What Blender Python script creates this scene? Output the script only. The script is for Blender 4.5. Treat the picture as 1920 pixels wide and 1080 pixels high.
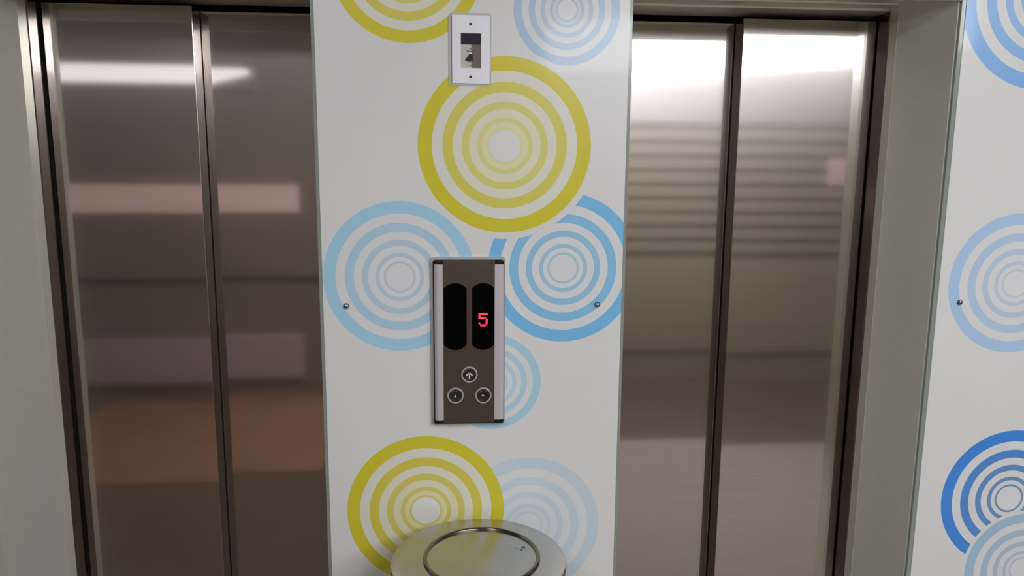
import bpy, bmesh, math, random
from mathutils import Matrix, Vector
random.seed(4)
for o in list(bpy.data.objects): bpy.data.objects.remove(o)
sc = bpy.context.scene
COL = sc.collection
Z0 = 1.25                      # height of the panel screws' datum above the floor

# ------------------------------------------------------------------ camera
cam_d = bpy.data.cameras.new('camera'); cam = bpy.data.objects.new('camera', cam_d); COL.objects.link(cam)
cam_d.sensor_width = 36; cam_d.lens = 1386.77 / 1920 * 36; cam_d.clip_start = .02
cr = Vector((.99730097, -.07306007, .00728024)); cu = Vector((.00422965, .15616049, .98772264)); cf = Vector((.07329997, .98502595, -.15604803))
cam.matrix_world = Matrix(((cr.x, cu.x, -cf.x, -.0412), (cr.y, cu.y, -cf.y, -1.5), (cr.z, cu.z, -cf.z, .2818 + Z0), (0, 0, 0, 1)))
sc.camera = cam
# ------------------------------------------------------------------ world, exposure
w = bpy.data.worlds.new('world'); sc.world = w; w.use_nodes = True
w.node_tree.nodes['Background'].inputs[0].default_value = (.5, .5, .5, 1)
w.node_tree.nodes['Background'].inputs[1].default_value = 0.0
cy = sc.cycles; cy.max_bounces = 7; cy.diffuse_bounces = 3; cy.glossy_bounces = 5; cy.transmission_bounces = 2
vs = sc.view_settings
vs.view_transform = 'Standard'; vs.look = 'None'; vs.gamma = 1; vs.use_curve_mapping = False; vs.exposure = 0.0
PENDANT, TUBE, FILL_PANEL = 11.0, 1.7, 15.0      # strength of the lobby's lamps and added fill panels (used in their builders)

# ------------------------------------------------------------------ colour helpers
def lin(c): c /= 255; return c / 12.92 if c <= .04045 else ((c + .055) / 1.055) ** 2.4
WREF = lin(200)
def alb(r, g, b, k=.8): return tuple(min(.95, lin(c) / WREF * k) for c in (r, g, b)) + (1,)
def mix3(a, b, t): return tuple(a[i] * (1 - t) + b[i] * t for i in range(4))

# ------------------------------------------------------------------ material helpers
def mat(name, col, metal=0, rough=.5, noise=0, nscale=(40, 40, 40), bump=0, aniso=0, coat=0, spec=.5, rvar=0):
    m = bpy.data.materials.new(name); m.use_nodes = True
    nt = m.node_tree; b = nt.nodes['Principled BSDF']
    b.inputs['Base Color'].default_value = tuple(col[:3]) + (1,)
    b.inputs['Metallic'].default_value = metal; b.inputs['Roughness'].default_value = rough
    b.inputs['Specular IOR Level'].default_value = spec
    b.inputs['Coat Weight'].default_value = coat; b.inputs['Coat Roughness'].default_value = .05
    if aniso:
        b.inputs['Anisotropic'].default_value = aniso
        tg = nt.nodes.new('ShaderNodeTangent'); tg.direction_type = 'RADIAL'; tg.axis = 'Z'
        nt.links.new(tg.outputs[0], b.inputs['Tangent'])
    if noise or bump or rvar:
        tc = nt.nodes.new('ShaderNodeTexCoord'); mp = nt.nodes.new('ShaderNodeMapping'); mp.inputs['Scale'].default_value = nscale
        nz = nt.nodes.new('ShaderNodeTexNoise'); nz.inputs['Scale'].default_value = 1; nz.inputs['Detail'].default_value = 5
        nt.links.new(tc.outputs['Object'], mp.inputs[0]); nt.links.new(mp.outputs[0], nz.inputs[0])
        if noise:
            mx = nt.nodes.new('ShaderNodeMix'); mx.data_type = 'RGBA'
            mx.inputs[6].default_value = tuple(c * (1 - noise) for c in col[:3]) + (1,)
            mx.inputs[7].default_value = tuple(min(1, c * (1 + noise)) for c in col[:3]) + (1,)
            nt.links.new(nz.outputs[0], mx.inputs[0]); nt.links.new(mx.outputs[2], b.inputs['Base Color'])
        if rvar:
            mr = nt.nodes.new('ShaderNodeMapRange'); mr.inputs['To Min'].default_value = rough - rvar; mr.inputs['To Max'].default_value = rough + rvar
            nt.links.new(nz.outputs[0], mr.inputs[0]); nt.links.new(mr.outputs[0], b.inputs['Roughness'])
        if bump:
            bp = nt.nodes.new('ShaderNodeBump'); bp.inputs['Strength'].default_value = bump; bp.inputs['Distance'].default_value = .001
            nt.links.new(nz.outputs[0], bp.inputs['Height']); nt.links.new(bp.outputs[0], b.inputs['Normal'])
    return m
def emit(name, col, s):
    m = bpy.data.materials.new(name); m.use_nodes = True; nt = m.node_tree; b = nt.nodes['Principled BSDF']
    b.inputs['Base Color'].default_value = tuple(col[:3]) + (1,)
    b.inputs['Emission Color'].default_value = tuple(col[:3]) + (1,); b.inputs['Emission Strength'].default_value = s
    return m

def brushed(name, col, r1, r2, mixf):
    """polished-and-brushed steel: a fairly sharp lobe under a wide brushed haze"""
    m = mat(name, col, 1, r1, noise=.08, nscale=(3, 3, 220)); nt = m.node_tree; b = nt.nodes['Principled BSDF']
    g = nt.nodes.new('ShaderNodeBsdfPrincipled'); g.inputs['Metallic'].default_value = 1; g.inputs['Roughness'].default_value = r2
    src = b.inputs['Base Color'].links[0].from_socket; nt.links.new(src, g.inputs['Base Color'])
    mx = nt.nodes.new('ShaderNodeMixShader'); mx.inputs[0].default_value = mixf
    out = nt.nodes['Material Output']; nt.links.new(b.outputs[0], mx.inputs[1]); nt.links.new(g.outputs[0], mx.inputs[2]); nt.links.new(mx.outputs[0], out.inputs[0])
    return m
STEEL = brushed('brushed_steel', (.60, .555, .51), .055, .27, .29)
EDGE = brushed('darkened_edge_steel', (.30, .27, .25), .10, .30, .3)  # darker copy of the steel; dark reflections on edges put into its colour
FRAME = mat('satin_frame_steel', (.84, .85, .75), .50, .30, noise=.05, nscale=(30, 30, 200))
GLASS_EDGE = mat('green_glass_edge', (.30, .34, .30), 0, .22, coat=.4)
PAINT = mat('wall_paint', (.72, .72, .69), 0, .6, noise=.03)
CHROME = mat('chrome', (.82, .81, .82), 1, .14)
ALU = mat('brushed_aluminium', (.74, .73, .76), 1, .32, noise=.10, nscale=(160, 160, 3))
ALUPLATE = mat('satin_aluminium_plate', (.93, .93, .96), .12, .38, noise=.03, nscale=(60, 60, 60))
DARKPLATE = mat('darkened_steel_plate', (.17, .14, .11), .75, .34, noise=.10, nscale=(4, 4, 250))  # steel faceplate with the dark room it mirrors put into its colour
BLACK = mat('black_plastic', (.008, .008, .008), 0, .3)
BLACKGLASS = mat('black_display_glass', (.0012, .0012, .0012), 0, .3, spec=.06)
LED = emit('red_led', (1.0, .03, .09), 1.6)
LENS = mat('smoked_button_lens', (.035, .03, .025), .3, .12, coat=1)
MARK = mat('pale_button_mark', (.93, .90, .84), 0, .4)
BLUESTEEL = mat('bolt_steel', (.30, .36, .42), 1, .18)
BINSTEEL = mat('bin_steel', (.50, .49, .46), 1, .26, noise=.10, nscale=(9, 9, 9), rvar=.025)
ASH = mat('ash', (.03, .035, .035), 0, .8)

# ------------------------------------------------------------------ mesh helpers
def tag(o, label=None, cat=None, group=None, kind=None):
    if label: o['label'] = label
    if cat: o['category'] = cat
    if group: o['group'] = group
    if kind: o['kind'] = kind
    return o
def empty(name, loc=(0, 0, 0)):
    o = bpy.data.objects.new(name, None); o.empty_display_size = .05; o.location = loc; COL.objects.link(o); return o
def wloc(o):
    p = Vector(o.location)
    while o.parent: o = o.parent; p = p + Vector(o.location)
    return p
def obj(name, bm, m, parent=None, smooth=False, origin=None, bevel=0, segs=2):
    """bm is in world coordinates; the object's origin is put at `origin` (default: the mesh's base centre)."""
    if bevel: bmesh.ops.bevel(bm, geom=list(bm.edges), offset=bevel, segments=segs, affect='EDGES', profile=.5, clamp_overlap=True)
    bmesh.ops.recalc_face_normals(bm, faces=bm.faces)
    if origin is None:
        xs = [v.co.x for v in bm.verts]; ys = [v.co.y for v in bm.verts]; zs = [v.co.z for v in bm.verts]
        origin = ((min(xs) + max(xs)) / 2, (min(ys) + max(ys)) / 2, min(zs))
    origin = Vector(origin)
    bmesh.ops.translate(bm, verts=bm.verts, vec=-origin)
    me = bpy.data.meshes.new(name); bm.to_mesh(me); bm.free()
    if smooth:
        for p in me.polygons: p.use_smooth = True
        try: me.set_sharp_from_angle(angle=math.radians(35))
        except Exception: pass
    o = bpy.data.objects.new(name, me); COL.objects.link(o)
    for mm in (m if isinstance(m, (list, tuple)) else [m]): me.materials.append(mm)
    if parent: o.parent = parent; o.location = origin - wloc(parent)
    else: o.location = origin
    return o
def box(bm, x0, x1, y0, y1, z0, z1):
    vs_ = [bm.verts.new((x, y, z)) for x in (x0, x1) for y in (y0, y1) for z in (z0, z1)]
    for f in ((0, 1, 3, 2), (4, 6, 7, 5), (0, 4, 5, 1), (2, 3, 7, 6), (0, 2, 6, 4), (1, 5, 7, 3)): bm.faces.new([vs_[i] for i in f])
    return bm
def B(*a): return box(bmesh.new(), *a)
def prism(pts, y0, y1, bm=None):
    """extrude an outline of (x,z) points from y0 to y1"""
    bm = bm or bmesh.new(); n = len(pts)
    a = [bm.verts.new((x, y0, z)) for x, z in pts]; b = [bm.verts.new((x, y1, z)) for x, z in pts]
    bm.faces.new(a); bm.faces.new(b[::-1])
    for i in range(n): bm.faces.new((a[i], b[i], b[(i + 1) % n], a[(i + 1) % n]))
    return bm
def rrect(x0, x1, z0, z1, r, n=6):
    out = []
    for cx, cz, a0 in ((x1 - r, z1 - r, 0), (x0 + r, z1 - r, 90), (x0 + r, z0 + r, 180), (x1 - r, z0 + r, 270)):
        for k in range(n + 1):
            a = math.radians(a0 + 90 * k / n); out.append((cx + r * math.cos(a), cz + r * math.sin(a)))
    return out
def ring_prism(outer, inner, y0, y1):
    """frame between two outlines with the same number of points"""
    bm = bmesh.new(); n = len(outer)
    L = [[bm.verts.new((x, y, z)) for x, z in pts] for pts in (outer, inner) for y in (y0, y1)]
    oa, ob, ia, ib = L
    for i in range(n):
        j = (i + 1) % n
        bm.faces.new((oa[i], oa[j], ia[j], ia[i])); bm.faces.new((ob[i], ib[i], ib[j], ob[j]))
        bm.faces.new((oa[i], ob[i], ob[j], oa[j])); bm.faces.new((ia[i], ia[j], ib[j], ib[i]))
    return bm
def lathe(prof, c, axis='z', n=48):
    """revolve (r, h) profile about a vertical axis (or about -y for wall-mounted things)"""
    bm = bmesh.new(); rings = []
    for r, h in prof:
        row = []
        if r < 1e-6:
            p = (c[0], c[1], c[2] + h) if axis == 'z' else (c[0], c[1] - h, c[2]); row = [bm.verts.new(p)]
        else:
            for k in range(n):
                a = 2 * math.pi * k / n
                p = (c[0] + r * math.cos(a), c[1] + r * math.sin(a), c[2] + h) if axis == 'z' else (c[0] + r * math.cos(a), c[1] - h, c[2] + r * math.sin(a))
                row.append(bm.verts.new(p))
        rings.append(row)
    for A_, B_ in zip(rings[:-1], rings[1:]):
        for k in range(n):
            k2 = (k + 1) % n
            if len(A_) == 1 and len(B_) == 1: continue
            if len(A_) == 1: bm.faces.new((A_[0], B_[k], B_[k2]))
            elif len(B_) == 1: bm.faces.new((A_[k], B_[0], A_[k2]))
            else: bm.faces.new((A_[k], B_[k], B_[k2], A_[k2]))
    return bm
def torus(c, R, r, axis='z', n=64, m=12):
    return lathe([(R + r * math.cos(2 * math.pi * k / m), r * math.sin(2 * math.pi * k / m)) for k in range(m + 1)], c, axis, n)

# ================================================================== the setting
CEIL = 2.62
XR0, XR1, YB = -3.3, 3.5, -3.3
OP = [(-.987, -.320), (.307, .979)]          # lift openings at the front of the wall
HEAD_Z = .690 + Z0                            # underside of the head at the front
FLOORM = mat('brown_floor', (.13, .098, .07), 0, .35, noise=.3, nscale=(2.2, 2.2, 2.2))
tag(obj('floor', B(XR0, XR1, YB, .5, -.1, 0), FLOORM), 'brown polished lobby floor in front of the lifts', kind='structure')
tag(obj('ceiling', B(XR0, XR1, YB, .02, CEIL, CEIL + .1), mat('ceiling_taupe', (.30, .27, .25), 0, .7)), 'off-white lobby ceiling above the lifts', kind='structure')
def wall_boxes(*bs):
    bm = bmesh.new()
    for b in bs: box(bm, *b)
    return bm
e = .02; WY = .013
tag(obj('wall_front', wall_boxes((XR0, OP[0][0] - e, WY, .4, 0, CEIL), (OP[0][1] + e, OP[1][0] - e, WY, .4, 0, CEIL), (OP[1][1] + e, XR1, WY, .4, 0, CEIL),
    (OP[0][0] - e, OP[0][1] + e, WY, .4, HEAD_Z + e, CEIL), (OP[1][0] - e, OP[1][1] + e, WY, .4, HEAD_Z + e, CEIL)), PAINT), 'pale painted wall around the two lifts', kind='structure')
BROWN = mat('brown_veneer', (.28, .235, .205), 0, .5, noise=.15, nscale=(1.2, 1.2, 5))
tag(obj('wall_back', B(XR0, XR1, YB - .1, YB, 0, CEIL), BROWN), 'brown panelled wall across the lobby, seen mirrored in the doors', kind='structure')
SIDE = mat('side_wall_paint', (.42, .37, .32), 0, .6)
tag(obj('wall_left', B(XR0 - .1, XR0, YB, .4, 0, CEIL), SIDE), 'taupe side wall of the lobby to the left', kind='structure')
tag(obj('wall_right', B(XR1, XR1 + .1, YB, .4, 0, CEIL), SIDE), 'taupe side wall of the lobby to the right', kind='structure')
# pale bands of the far wall that the doors mirror
PINK_GLOW = emit('pink_added_glow', (.90, .66, .63), .28); MAUVE = mat('mauve_skirting', (.62, .50, .53), 0, .4); DARKB = mat('dark_slat', (.045, .035, .025), 0, .5)  # pink strip is no lamp; glow added to brighten its mirror image
OCHRE = mat('ochre_board', (.33, .28, .21), 0, .5, noise=.2, nscale=(1, 1, 9))
tag(obj('trim_3', B(XR0, -1.15, YB, YB + .03, 1.235, 1.425), PINK_GLOW, bevel=.006), 'pale pink strip along the far lobby wall, with an added glow', kind='structure')
tag(obj('trim_4', B(XR0, -1.15, YB, YB + .06, 0.05, .36), MAUVE, bevel=.006), 'mauve skirting panel at the foot of the far lobby wall', kind='structure')
tag(obj('trim_5', B(XR0, -.95, YB, YB + .02, .755, .785), DARKB, bevel=.004), 'dark chair rail along the far lobby wall', kind='structure')
tag(obj('floor_mat', B(.42, 2.7, -2.0, -.25, 0, .006), mat('taupe_mat', (.42, .37, .33), 0, .8, noise=.1)), 'taupe floor mat in front of the right lift', 'mat')
tag(obj('floor_mat', B(-2.3, -.75, -2.95, -1.65, 0, .006), mat('rust_mat', (.33, .175, .105), 0, .8, noise=.25, nscale=(3, 3, 3))), 'rust-red floor mat in front of the left lift', 'mat')
tag(obj('trim_9', B(2.6, 3.45, YB + .036, YB + .05, 1.45, 1.64), mat('dusty_pink_panel', (.80, .55, .53), 0, .5), bevel=.005), 'small dusty pink panel on the far lobby wall', kind='structure')
slat = empty('trim_6', (2.0, YB, .9)); tag(slat, 'ochre horizontal boarding on the far lobby wall', kind='structure')
for k in range(9): obj('board', B(.55, 3.3, YB, YB + .035, .960 + .1 * k, 1.028 + .1 * k), OCHRE, slat, bevel=.006)
obj('backing_board', B(.55, 3.3, YB, YB + .008, .94, 1.86), DARKB, slat)
tag(obj('trim_7', B(.55, 3.3, YB, YB + .03, .22, .90), OCHRE, bevel=.006), 'ochre lower panel of the far lobby wall', kind='structure')
tag(obj('trim_8', B(.55, 3.3, YB, YB + .03, 1.88, 2.45), mat('lavender_wall_panel', (.36, .33, .37), 0, .45), bevel=.006), 'pale lavender upper panel of the far lobby wall', kind='structure')

# ------------------------------------------------------------------ lobby lamps (pendant and tube mirrored in the doors; ceiling panels added for fill)
def pendant():
    a, b = Vector((.55, -3.08, 0)), Vector((2.35, -1.9, 0)); c = (a + b) / 2; L = (b - a).length; ang = math.atan2(b.y - a.y, b.x - a.x)
    t = empty('pendant_light', (c.x, c.y, 2.13)); t.rotation_euler = (0, 0, ang)
    tag(t, 'long white pendant light box hanging over the right of the lobby', 'light')
    def part(n, bm, m): 
        o = obj(n, bm, m, origin=(0, 0, 0)); o.parent = t; return o
    part('diffuser', B(-L / 2, L / 2, -.12, .12, 0, .25), emit('pendant_diffuser', (.96, .98, 1.02), PENDANT))
    part('housing', B(-L / 2 - .01, L / 2 + .01, -.13, .13, .25, .29), ALU)
    for s in (-1, 1): part('rod', lathe([(0, .29), (.008, .29), (.008, CEIL - 2.13), (0, CEIL - 2.13)], (s * L * .38, 0, 0), n=12), CHROME)
pendant()
tl = empty('tube_light', (-2.3, YB + .06, 2.09)); tag(tl, 'slim fluorescent tube fitting high on the far left wall', 'light')
obj('fitting', B(-3.2, -1.4, YB, YB + .035, 2.07, 2.22), ALU, tl, bevel=.004)
obj('tube', prism([(-3.15, 2.09), (-1.75, 2.09), (-1.44, 2.165), (-1.45, 2.20), (-3.15, 2.20)], YB + .035, YB + .085), emit('tube_glow', (.95, .97, 1.04), TUBE), tl, bevel=.012)
for k, (x, y) in enumerate(((-.9, -1.95), (1.1, -1.95))):  # unseen ceiling panels, added as general fill light
    cl = empty('fill_light_panel', (x, y, CEIL - .05)); tag(cl, ('square ceiling panel added as fill light, left', 'square ceiling panel added as fill light, right')[k], 'light', 'added fill panels in the lobby')
    obj('frame', ring_prism(rrect(-.33, .33, -.33, .33, .01, 2), rrect(-.3, .3, -.3, .3, .008, 2), -.025, .025), ALU, cl, origin=(0, 0, 0)).rotation_euler = (math.pi / 2, 0, 0)
    for ch in cl.children: ch.location = (0, 0, .025)
    obj('diffuser', B(x - .298, x + .298, y - .298, y + .298, CEIL - .04, CEIL - .012), emit('fill_panel_glow', (.96, .98, 1.02), FILL_PANEL), cl)

# ================================================================== lift frames and doors
def frame(name, xl, xr, label):
    """mitred splayed architrave (outer part) with a steel inner return; lists of x for both jambs and z for the head"""
    t = empty(name, ((xl[0][1] + xr[0][1]) / 2, .1, 0)); tag(t, label, kind='structure')
    zo = HEAD_Z + e - .002
    ys = [.008, .008, .135, .137, .160, .160]
    zh = [zo, HEAD_Z, .652 + Z0, .649 + Z0, .645 + Z0, zo]
    def seg(P, Q):
        n = len(P); bm = bmesh.new(); a = [bm.verts.new(p) for p in P]; b = [bm.verts.new(q) for q in Q]
        for i in range(n): bm.faces.new((a[i], a[(i + 1) % n], b[(i + 1) % n], b[i]))
        bm.faces.new(a[::-1]); bm.faces.new(b); return bm
    def run(names, xs0, xs1, ys_, zs, m, yh=None):
        yh = yh or ys_; n = len(ys_)
        l0 = [(xs0[i], ys_[i], 0) for i in range(n)]; l1 = [(xs0[i], ys_[i], zs[i]) for i in range(n)]
        r0 = [(xs1[i], ys_[i], 0) for i in range(n)]; r1 = [(xs1[i], ys_[i], zs[i]) for i in range(n)]
        obj(names[0], seg(l0, l1), m, t); obj(names[0], seg(r1, r0), m, t)
        m = FRAME
        obj(names[1], seg([(xs0[i], yh[i], zs[i]) for i in range(n)], [(xs1[i], yh[i], zs[i]) for i in range(n)]), m, t)
    run(('jamb', 'head'), xl[0], xr[0], ys, zh, FRAME)
    run(('inner_jamb', 'inner_head'), xl[1], xr[1], [.1602, .1602, .1625, .200, .200], [zo, .6445 + Z0, .6405 + Z0, .6395 + Z0, zo], EDGE, [.1602, .1602, .1625, .252, .252])
    obj('head_fascia', B(xl[0][1] - .004, xr[0][1] + .004, -.004, .0075, .629 + Z0, .80 + Z0), FRAME, t, bevel=.002)
    return t
def prof(x, s, a, b, c):     # outer edge x, inward direction s, splay a, strip end b, inner return c
    o = x - s * (e - .002)
    return ([o, x, x + s * a, x + s * (a + .0012), x + s * b, o], [o, x + s * (b + .0003), x + s * (c - .0003), x + s * c, o])
frame('trim_1', prof(-.987, 1, .057, .0625, .0648), prof(-.320, -1, .015, .021, .025), 'splayed steel frame around the left lift door')
frame('trim_2', prof(.307, 1, .015, .021, .025), prof(.979, -1, .048, .0530, .0555), 'splayed steel frame around the right lift door')
LT = .627 + Z0
def leaf(x0, x1, y, parent, lead):
    o = obj('door_leaf', B(x0, x1, y, y + .048, .012, LT), [STEEL, EDGE], parent, bevel=.0016, segs=2)
    for p in o.data.polygons:              # the folded side edges get the darkened steel, for their dark reflections
        if abs(p.normal.x) > .95: p.material_index = 1
    return o
d1 = empty('door_1', (-.62, .25, 0)); tag(d1, 'two-leaf brushed steel door of the left lift', kind='structure')
leaf(-.9175, -.607, .205, d1, 1); leaf(-.640, -.300, .260, d1, 1)
d2 = empty('door_2', (.62, .25, 0)); tag(d2, 'two-leaf brushed steel door of the right lift', kind='structure')
leaf(.607, .9205, .205, d2, -1); leaf(.285, .640, .260, d2, -1)
for dd, (a, b) in ((d1, (-.93, -.33)), (d2, (.33, .93))):
    obj('sill', B(a, b, .165, .33, 0, .010), ALU, dd)

# ================================================================== printed glass panels
RINGS = [(1, .835), (.716, .600), (.496, .412), (.321, .267), (.208, .179)]
WHITE = alb(206, 206, 204)
def print_mat(name, circles):
    """white back-painted glass with printed ring motifs; circles = (x, z, R, outer colour, inner colour, fill, centre fill, halo)"""
    m = bpy.data.materials.new(name); m.use_nodes = True; nt = m.node_tree; b = nt.nodes['Principled BSDF']
    b.inputs['Roughness'].default_value = .28; b.inputs['Specular IOR Level'].default_value = .45
    b.inputs['Coat Weight'].default_value = .25; b.inputs['Coat Roughness'].default_value = .06
    geo = nt.nodes.new('ShaderNodeTexCoord'); sep = nt.nodes.new('ShaderNodeSeparateXYZ'); nt.links.new(geo.outputs['Object'], sep.inputs[0])
    flat = nt.nodes.new('ShaderNodeCombineXYZ'); nt.links.new(sep.outputs[0], flat.inputs[0]); nt.links.new(sep.outputs[2], flat.inputs[2])
    nz = nt.nodes.new('ShaderNodeTexNoise'); nz.inputs['Scale'].default_value = 5; nz.inputs['Detail'].default_value = 3; nt.links.new(flat.outputs[0], nz.inputs[0])
    base = nt.nodes.new('ShaderNodeMix'); base.data_type = 'RGBA'
    base.inputs[6].default_value = tuple(c * .97 for c in WHITE[:3]) + (1,); base.inputs[7].default_value = tuple(min(1, c * 1.02) for c in WHITE[:3]) + (1,)
    nt.links.new(nz.outputs[0], base.inputs[0]); cur = base.outputs[2]
    for (x, z, R, co, ci, fill, cen, halo) in circles:
        ds = nt.nodes.new('ShaderNodeVectorMath'); ds.operation = 'DISTANCE'; ds.inputs[1].default_value = (x, 0, z + Z0)
        nt.links.new(flat.outputs[0], ds.inputs[0])
        dv = nt.nodes.new('ShaderNodeMath'); dv.operation = 'DIVIDE'; dv.inputs[1].default_value = R * 1.25; nt.links.new(ds.outputs['Value'], dv.inputs[0])
        rp = nt.nodes.new('ShaderNodeValToRGB'); rp.color_ramp.interpolation = 'CONSTANT'; el = rp.color_ramp.elements
        stops = [(0, cen, 1)]
        for k in range(4, -1, -1):
            t = k / 4; stops.append((RINGS[k][1], mix3(co, ci, t), 1))
            stops.append((RINGS[k][0], mix3(WHITE, fill, (0, .25, .4, .65, 1)[k]), 1))
        if halo > 1: stops.append((halo, WHITE, 0))
        el[0].position = 0; el[0].color = cen[:3] + (1,); el.remove(el[1])
        for p, c, a in stops[1:]:
            q = el.new(min(1, p / 1.25)); q.color = tuple(c[:3]) + (a,)
        mx = nt.nodes.new('ShaderNodeMix'); mx.data_type = 'RGBA'
        lt = nt.nodes.new('ShaderNodeMath'); lt.operation = 'LESS_THAN'; lt.inputs[1].default_value = R * halo
        nt.links.new(ds.outputs['Value'], lt.inputs[0]); nt.links.new(dv.outputs[0], rp.inputs[0])
        nt.links.new(lt.outputs[0], mx.inputs[0]); nt.links.new(cur, mx.inputs[6]); nt.links.new(rp.outputs[0], mx.inputs[7]); cur = mx.outputs[2]
    nt.links.new(cur, b.inputs['Base Color'])
    return m
YEL, YELI, YF, YC = alb(196, 186, 50), alb(204, 208, 150), alb(214, 209, 168), alb(208, 209, 205)
YFB = alb(214, 211, 185)
def blue(o, i, f): return alb(*o), alb(*i), alb(*f), alb(205, 207, 208)
pillar = [
    (.1084, -.4785, .1555, *blue((183, 198, 206), (190, 199, 204), (199, 205, 208)), 1),
    (-.1106, -.4377, .1666, YEL, alb(196, 190, 122), alb(212, 204, 148), YC, 1.0),
    (.0299, -.1558, .1024, *blue((160, 194, 208), (184, 197, 204), (196, 206, 210)), 1),
    (-.1584, .0676, .1533, *blue((154, 194, 216), (184, 190, 193), (203, 208, 210)), 1),
    (.1757, .0853, .1550, *blue((112, 176, 224), (160, 190, 200), (204, 208, 212)), 1),
    (-.1358, .6712, .1459, YEL, YELI, YF, YC, 1),
    (.1743, .5938, .1050, *blue((158, 184, 206), (178, 184, 194), (190, 200, 208)), 1),
    (.0543, .3315, .1731, YEL, YELI, YF, YC, 1.075)]
right = [
    (1.1657, .6412, .1845, *blue((122, 168, 218), (150, 180, 215), (204, 207, 207)), 1),
    (1.1645, .0489, .1521, *blue((160, 188, 216), (188, 193, 198), (204, 207, 209)), 1),
    (1.2071, -.4449, .1611, *blue((62, 128, 204), (110, 140, 165), (204, 206, 210)), 1),
    (1.2563, -.6195, .1359, *blue((150, 180, 200), (175, 182, 188), (196, 202, 206)), 1.06)]
def glass_panel(x0, x1, circles, screws, label, bl, br):
    t = empty('wall_panel', ((x0 + x1) / 2, 0, .05)); tag(t, label, 'wall panel')
    obj('glass_edge', B(x0 - bl, x1 + br, .0012, .0125, .05, CEIL - .03), GLASS_EDGE, t, bevel=.0012)
    obj('printed_face', B(x0, x1, 0, .0012, .05, CEIL - .03), print_mat('ring_print_' + str(len(circles)), circles), t, origin=(0, 0, 0))
    for sx, sz in screws:
        o = obj('screw', lathe([(0, .0065), (.002, .0062), (.0042, .0048), (.0052, .002), (.0062, .0012), (.0062, 0), (0, 0)], (sx, 0, sz + Z0), 'y', 20), BLUESTEEL, t, smooth=True)
    return t
glass_panel(-.313, .2994, pillar, [(-.2674, .0084), (.249, .0084)], 'white glass panel with yellow and blue rings between the two lifts', .0075, .007)
glass_panel(.9911, 2.3, right, [(1.041, .0084)], 'white glass panel with blue rings right of the right lift', .0095, .004)

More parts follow.
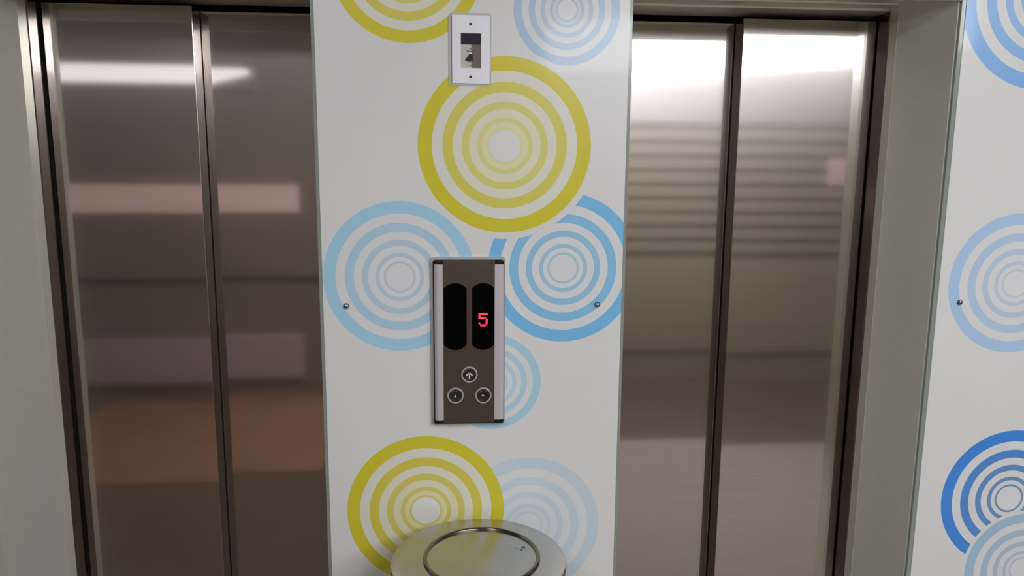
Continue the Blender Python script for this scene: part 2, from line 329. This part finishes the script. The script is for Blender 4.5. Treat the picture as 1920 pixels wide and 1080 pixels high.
# ================================================================== call station
def call_station():
    t = empty('call_station', (-.02, 0, -.245 + Z0)); tag(t, 'tall steel lift call panel with red floor digit and three round buttons', 'call panel')
    x0, x1, z0, z1 = -.0956, .0562, -.245 + Z0, .1094 + Z0
    def ad(x): return x
    BRING = mat('button_ring_nickel', (.86, .83, .78), .55, .16)
    RAIL = mat('anodised_rail', (.74, .70, .74), .35, .35, noise=.12, nscale=(160, 160, 3)); RIM = mat('silver_rim', (.72, .72, .73), .4, .2)
    obj('trim_rim', ring_prism(rrect(x0, x1, z0, z1, .007), rrect(x0 + .005, x1 - .003, z0 + .004, z1 - .006, .005), -.006, 0), RIM, t)
    obj('gasket', prism(rrect(x0 + .0045, x1 - .0025, z0 + .0035, z1 - .0055, .005), -.009, -.0005), BLACK, t)
    fz0, fz1 = z0 + .009, z1 - .0065
    obj('faceplate', prism(rrect(-.0712, .0340, fz0, fz1, .0005, 1), -.020, -.009), DARKPLATE, t)
    # side rails: extruded rounded aluminium sections with black end caps
    for a, b in ((-.0885, -.0712), (.0340, .0528)):
        bm = bmesh.new(); n = 10; sec = []
        out = -1 if a < 0 else 1
        for k in range(n + 1):
            u = k / n; x = a + (b - a) * u
            s = u if out < 0 else 1 - u
            sec.append((x, -.0205 + .0045 * (1 - min(1, s * 2.6)) ** 2))
        sec = [(a, -.004)] + sec + [(b, -.004)]
        A_ = [bm.verts.new((x, y, fz0 + .006)) for x, y in sec]; B_ = [bm.verts.new((x, y, fz1 - .0075)) for x, y in sec]
        for i in range(len(sec)): j = (i + 1) % len(sec); bm.faces.new((A_[i], A_[j], B_[j], B_[i]))
        bm.faces.new(A_); bm.faces.new(B_)
        obj('side_rail', bm, RAIL, t, smooth=True)
        for zz, sg in ((fz1 - .0075, 1), (fz0 + .006, -1)):
            pts = [(a + (b - a) * k / 8, zz) for k in range(9)]
            arc = [(a + (b - a) * k / 8, zz + sg * (.0018 + .0052 * math.sin(math.pi * (.1 + .8 * (k / 8 if out > 0 else 1 - k / 8)) * .62))) for k in range(9)]
            obj('end_cap', prism(pts + arc[::-1], -.0198, -.006), BLACK, t)
    # display windows: tall, with arched ends
    for a, b in ((-.0697, -.0231), (-.0123, .0334)):
        zt, zb, hh = .0577 + Z0, -.0808 + Z0, .0105
        pts = []
        for k in range(13):
            u = k / 12; pts.append((b + (a - b) * u, zt - hh * (abs(2 * u - 1)) ** 2.2))
        for k in range(13):
            u = k / 12; pts.append((a + (b - a) * u, zb + hh * (abs(2 * u - 1)) ** 2.2))
        win = obj('display_window', prism(pts, -.0205, -.012), BLACKGLASS, t)
        if a > -.05:
            dots = ['11111', '10000', '11110', '00001', '00001', '10001', '01110']; bm = bmesh.new()
            X0, X1, ZT, ZB = .0009, .0196, -.0042 + Z0, -.0312 + Z0; px, pz = (X1 - X0) / 5, (ZT - ZB) / 7
            for r_, row in enumerate(dots):
                for c_, q in enumerate(row):
                    if q == '1':
                        cx, cz = X0 + px * (c_ + .5), ZT - pz * (r_ + .5)
                        box(bm, cx - px * .47, cx + px * .47, -.0209, -.0203, cz - pz * .43, cz + pz * .43)
            dg = obj('floor_digit', bm, LED, win); dg['label'] = 'glowing red dot-matrix digit 5'
    # buttons
    for k, (bx, bz) in enumerate(((-.0179, -.1326), (-.0466, -.1767), (.0107, -.1772))):
        c = (bx, -.020, bz + Z0)
        bt = obj('button', lathe([(.0150, 0), (.0150, .0030), (.0128, .0032), (.011, .0022), (.006, .0017), (0, .0016)], c, 'y', 32), LENS, t, smooth=True)
        obj('button_ring', torus((c[0], c[1] - .0022, c[2]), .0153, .0018, 'y', 40, 10), BRING, bt, smooth=True)
        bm = bmesh.new(); Y0, Y1 = -.0250, -.0215
        def stroke(ax, az, bx_, bz_, wd):
            d = Vector((bx_ - ax, bz_ - az)); n_ = Vector((-d.y, d.x)).normalized() * wd / 2
            prism([(c[0] + ax + n_.x, c[2] + az + n_.y), (c[0] + bx_ + n_.x, c[2] + bz_ + n_.y), (c[0] + bx_ - n_.x, c[2] + bz_ - n_.y), (c[0] + ax - n_.x, c[2] + az - n_.y)], Y0 + .001, Y1, bm)
        if k == 0:
            stroke(0, -.0080, 0, .0040, .0023); stroke(-.0064, -.0016, .0008, .0054, .0023); stroke(.0064, -.0016, -.0008, .0054, .0023)
            a_ = obj('arrow', bm, MARK, bt); a_['label'] = 'pale upward arrow'
        elif k == 1:
            stroke(-.0022, -.0022, .0012, -.0022, .0015); stroke(-.0016, .0010, .0004, .0010, .0009)
            obj('button_mark', bm, MARK, bt)
        else:
            stroke(-.0022, .0012, -.0012, -.0022, .0011); stroke(.0012, .0008, .0010, -.0014, .0011)
            obj('button_mark', bm, MARK, bt)
call_station()

# ================================================================== key switch plate above
def switch_plate():
    x0, x1, z0, z1 = -.0503, .0236, .4508 + Z0, .5792 + Z0
    t = empty('switch_plate', (-.013, 0, z0)); tag(t, 'small silver switch plate with a dark window above the yellow rings', 'switch plate')
    obj('cutout_rim', ring_prism(rrect(-.0568, .0262, .4470 + Z0, .5834 + Z0, .006), rrect(-.0512, .0240, .4500 + Z0, .5800 + Z0, .004), -.0016, 0), mat('polished_glass_rim', (.62, .62, .6), 0, .1, coat=1), t)
    obj('gap', prism(rrect(-.0527, .0242, .4498 + Z0, .5802 + Z0, .004), -.0008, 0), BLACK, t)
    wx0, wx1, wz0, wz1 = -.0331, .0062, .4802 + Z0, .5455 + Z0
    obj('plate', ring_prism(rrect(x0, x1, z0, z1, .002), rrect(wx0, wx1, wz0, wz1, .0004), -.0045, -.0008), ALUPLATE, t)
    zs = .5245 + Z0
    obj('window_glass', B(wx0, wx1, -.0018, -.0009, zs, wz1), mat('dark_window_reflection', (.035, .028, .04), 0, .15), t)  # dark upper part of the mirrored lobby, painted as flat colour
    obj('pale_reflection', B(wx0, -.0125, -.0018, -.0009, wz0, zs), mat('pale_reflection_paint', (.60, .57, .53), 0, .4), t)  # bright wall mirrored in the window, painted as a pale piece
    obj('taupe_reflection', B(-.0125, wx1, -.0018, -.0009, wz0, zs), mat('taupe_reflection_paint', (.17, .14, .12), .3, .3), t)  # darker side of the same mirror image, painted taupe
    cx = -.0138
    bm = prism([(cx - .0115, .4955 + Z0), (cx - .003, .4918 + Z0), (cx + .0045, .4945 + Z0), (cx + .0032, .5085 + Z0), (cx - .0020, .5080 + Z0), (cx - .0075, .5000 + Z0)], -.0034, -.0018)
    obj('switch_lever', bm, mat('dark_switch', (.03, .03, .03), .4, .3), t)
    obj('lever_tip', lathe([(0, .0022), (.0014, .0016), (.0018, 0), (0, 0)], (cx + .0006, -.0018, .5078 + Z0), 'y', 16), CHROME, t, smooth=True)
    obj('label_strip', B(cx - .0085, cx + .0075, -.0021, -.0018, .5115 + Z0, .5131 + Z0), mat('faded_label', (.09, .085, .08), 0, .5), t)
    for zz, r_ in ((.5168, .0012), (.4855, .0012)):
        obj('pin', lathe([(0, .0006), (r_, .0004), (r_, 0), (0, 0)], (cx, -.0018, zz + Z0), 'y', 12), ASH, t)
    for zz in (.5624, .4632):
        s_ = obj('screw', lathe([(0, .0004), (.0022, .0006), (.0028, 0), (0, 0)], (-.0143, -.0045, zz + Z0), 'y', 20), mat('dark_screw', (.03, .03, .035), .6, .35), t, smooth=True)
switch_plate()

# ================================================================== litter bin with ashtray top
def litter_bin():
    c = (-.0035, -.187, 0); zt = -.4495 + Z0; R = .167
    t = empty('litter_bin', c); tag(t, 'round stainless steel litter bin under the lift call panel', 'litter bin')
    obj('base_ring', lathe([(0, 0), (.160, 0), (.160, .03), (0, .03)], c, n=64), BLACK, t, smooth=True)
    obj('body', lathe([(0, .03), (.157, .03), (.157, zt - .02), (0, zt - .02)], c, n=64), BINSTEEL, t, smooth=True)
    prof_ = [(.150, zt - .022), (.165, zt - .022), (.1668, zt - .012), (R, zt - .003), (.1655, zt), (.1625, zt + .0012), (.14, zt + .002), (.112, zt + .003), (.104, zt + .003), (.104, zt - .01), (.150, zt - .022)]
    top = obj('top_plate', lathe(prof_, c, n=96), BINSTEEL, t, smooth=True)
    oc = (c[0] + .006, c[1] + .004, 0)
    obj('rim_ring', torus((oc[0], oc[1], zt + .0045), .1078, .0040, 'z', 96, 12), mat('polished_ring', (.22, .19, .16), 1, .14), top, smooth=True)
    tray = obj('ash_tray', lathe([(0, zt + .0035), (.1045, zt + .0035), (.1045, zt), (0, zt)], oc, n=64), BINSTEEL, t, smooth=True)
    for fx, fy, s in ((.082, .030, .0032), (.072, .024, .0016), (.078, .020, .002), (.066, .028, .0013), (.085, .026, .0016)):
        p = (oc[0] + fx, oc[1] + fy, zt + .0035)
        bm = bmesh.new(); bmesh.ops.create_icosphere(bm, subdivisions=1, radius=s)
        bmesh.ops.transform(bm, matrix=Matrix.Translation(p) @ Matrix.Rotation(random.random() * 3, 4, 'Z') @ Matrix.Diagonal((1.6, .9, .35, 1)), verts=bm.verts)
        obj('ash_fleck', bm, ASH, tray)
litter_bin()
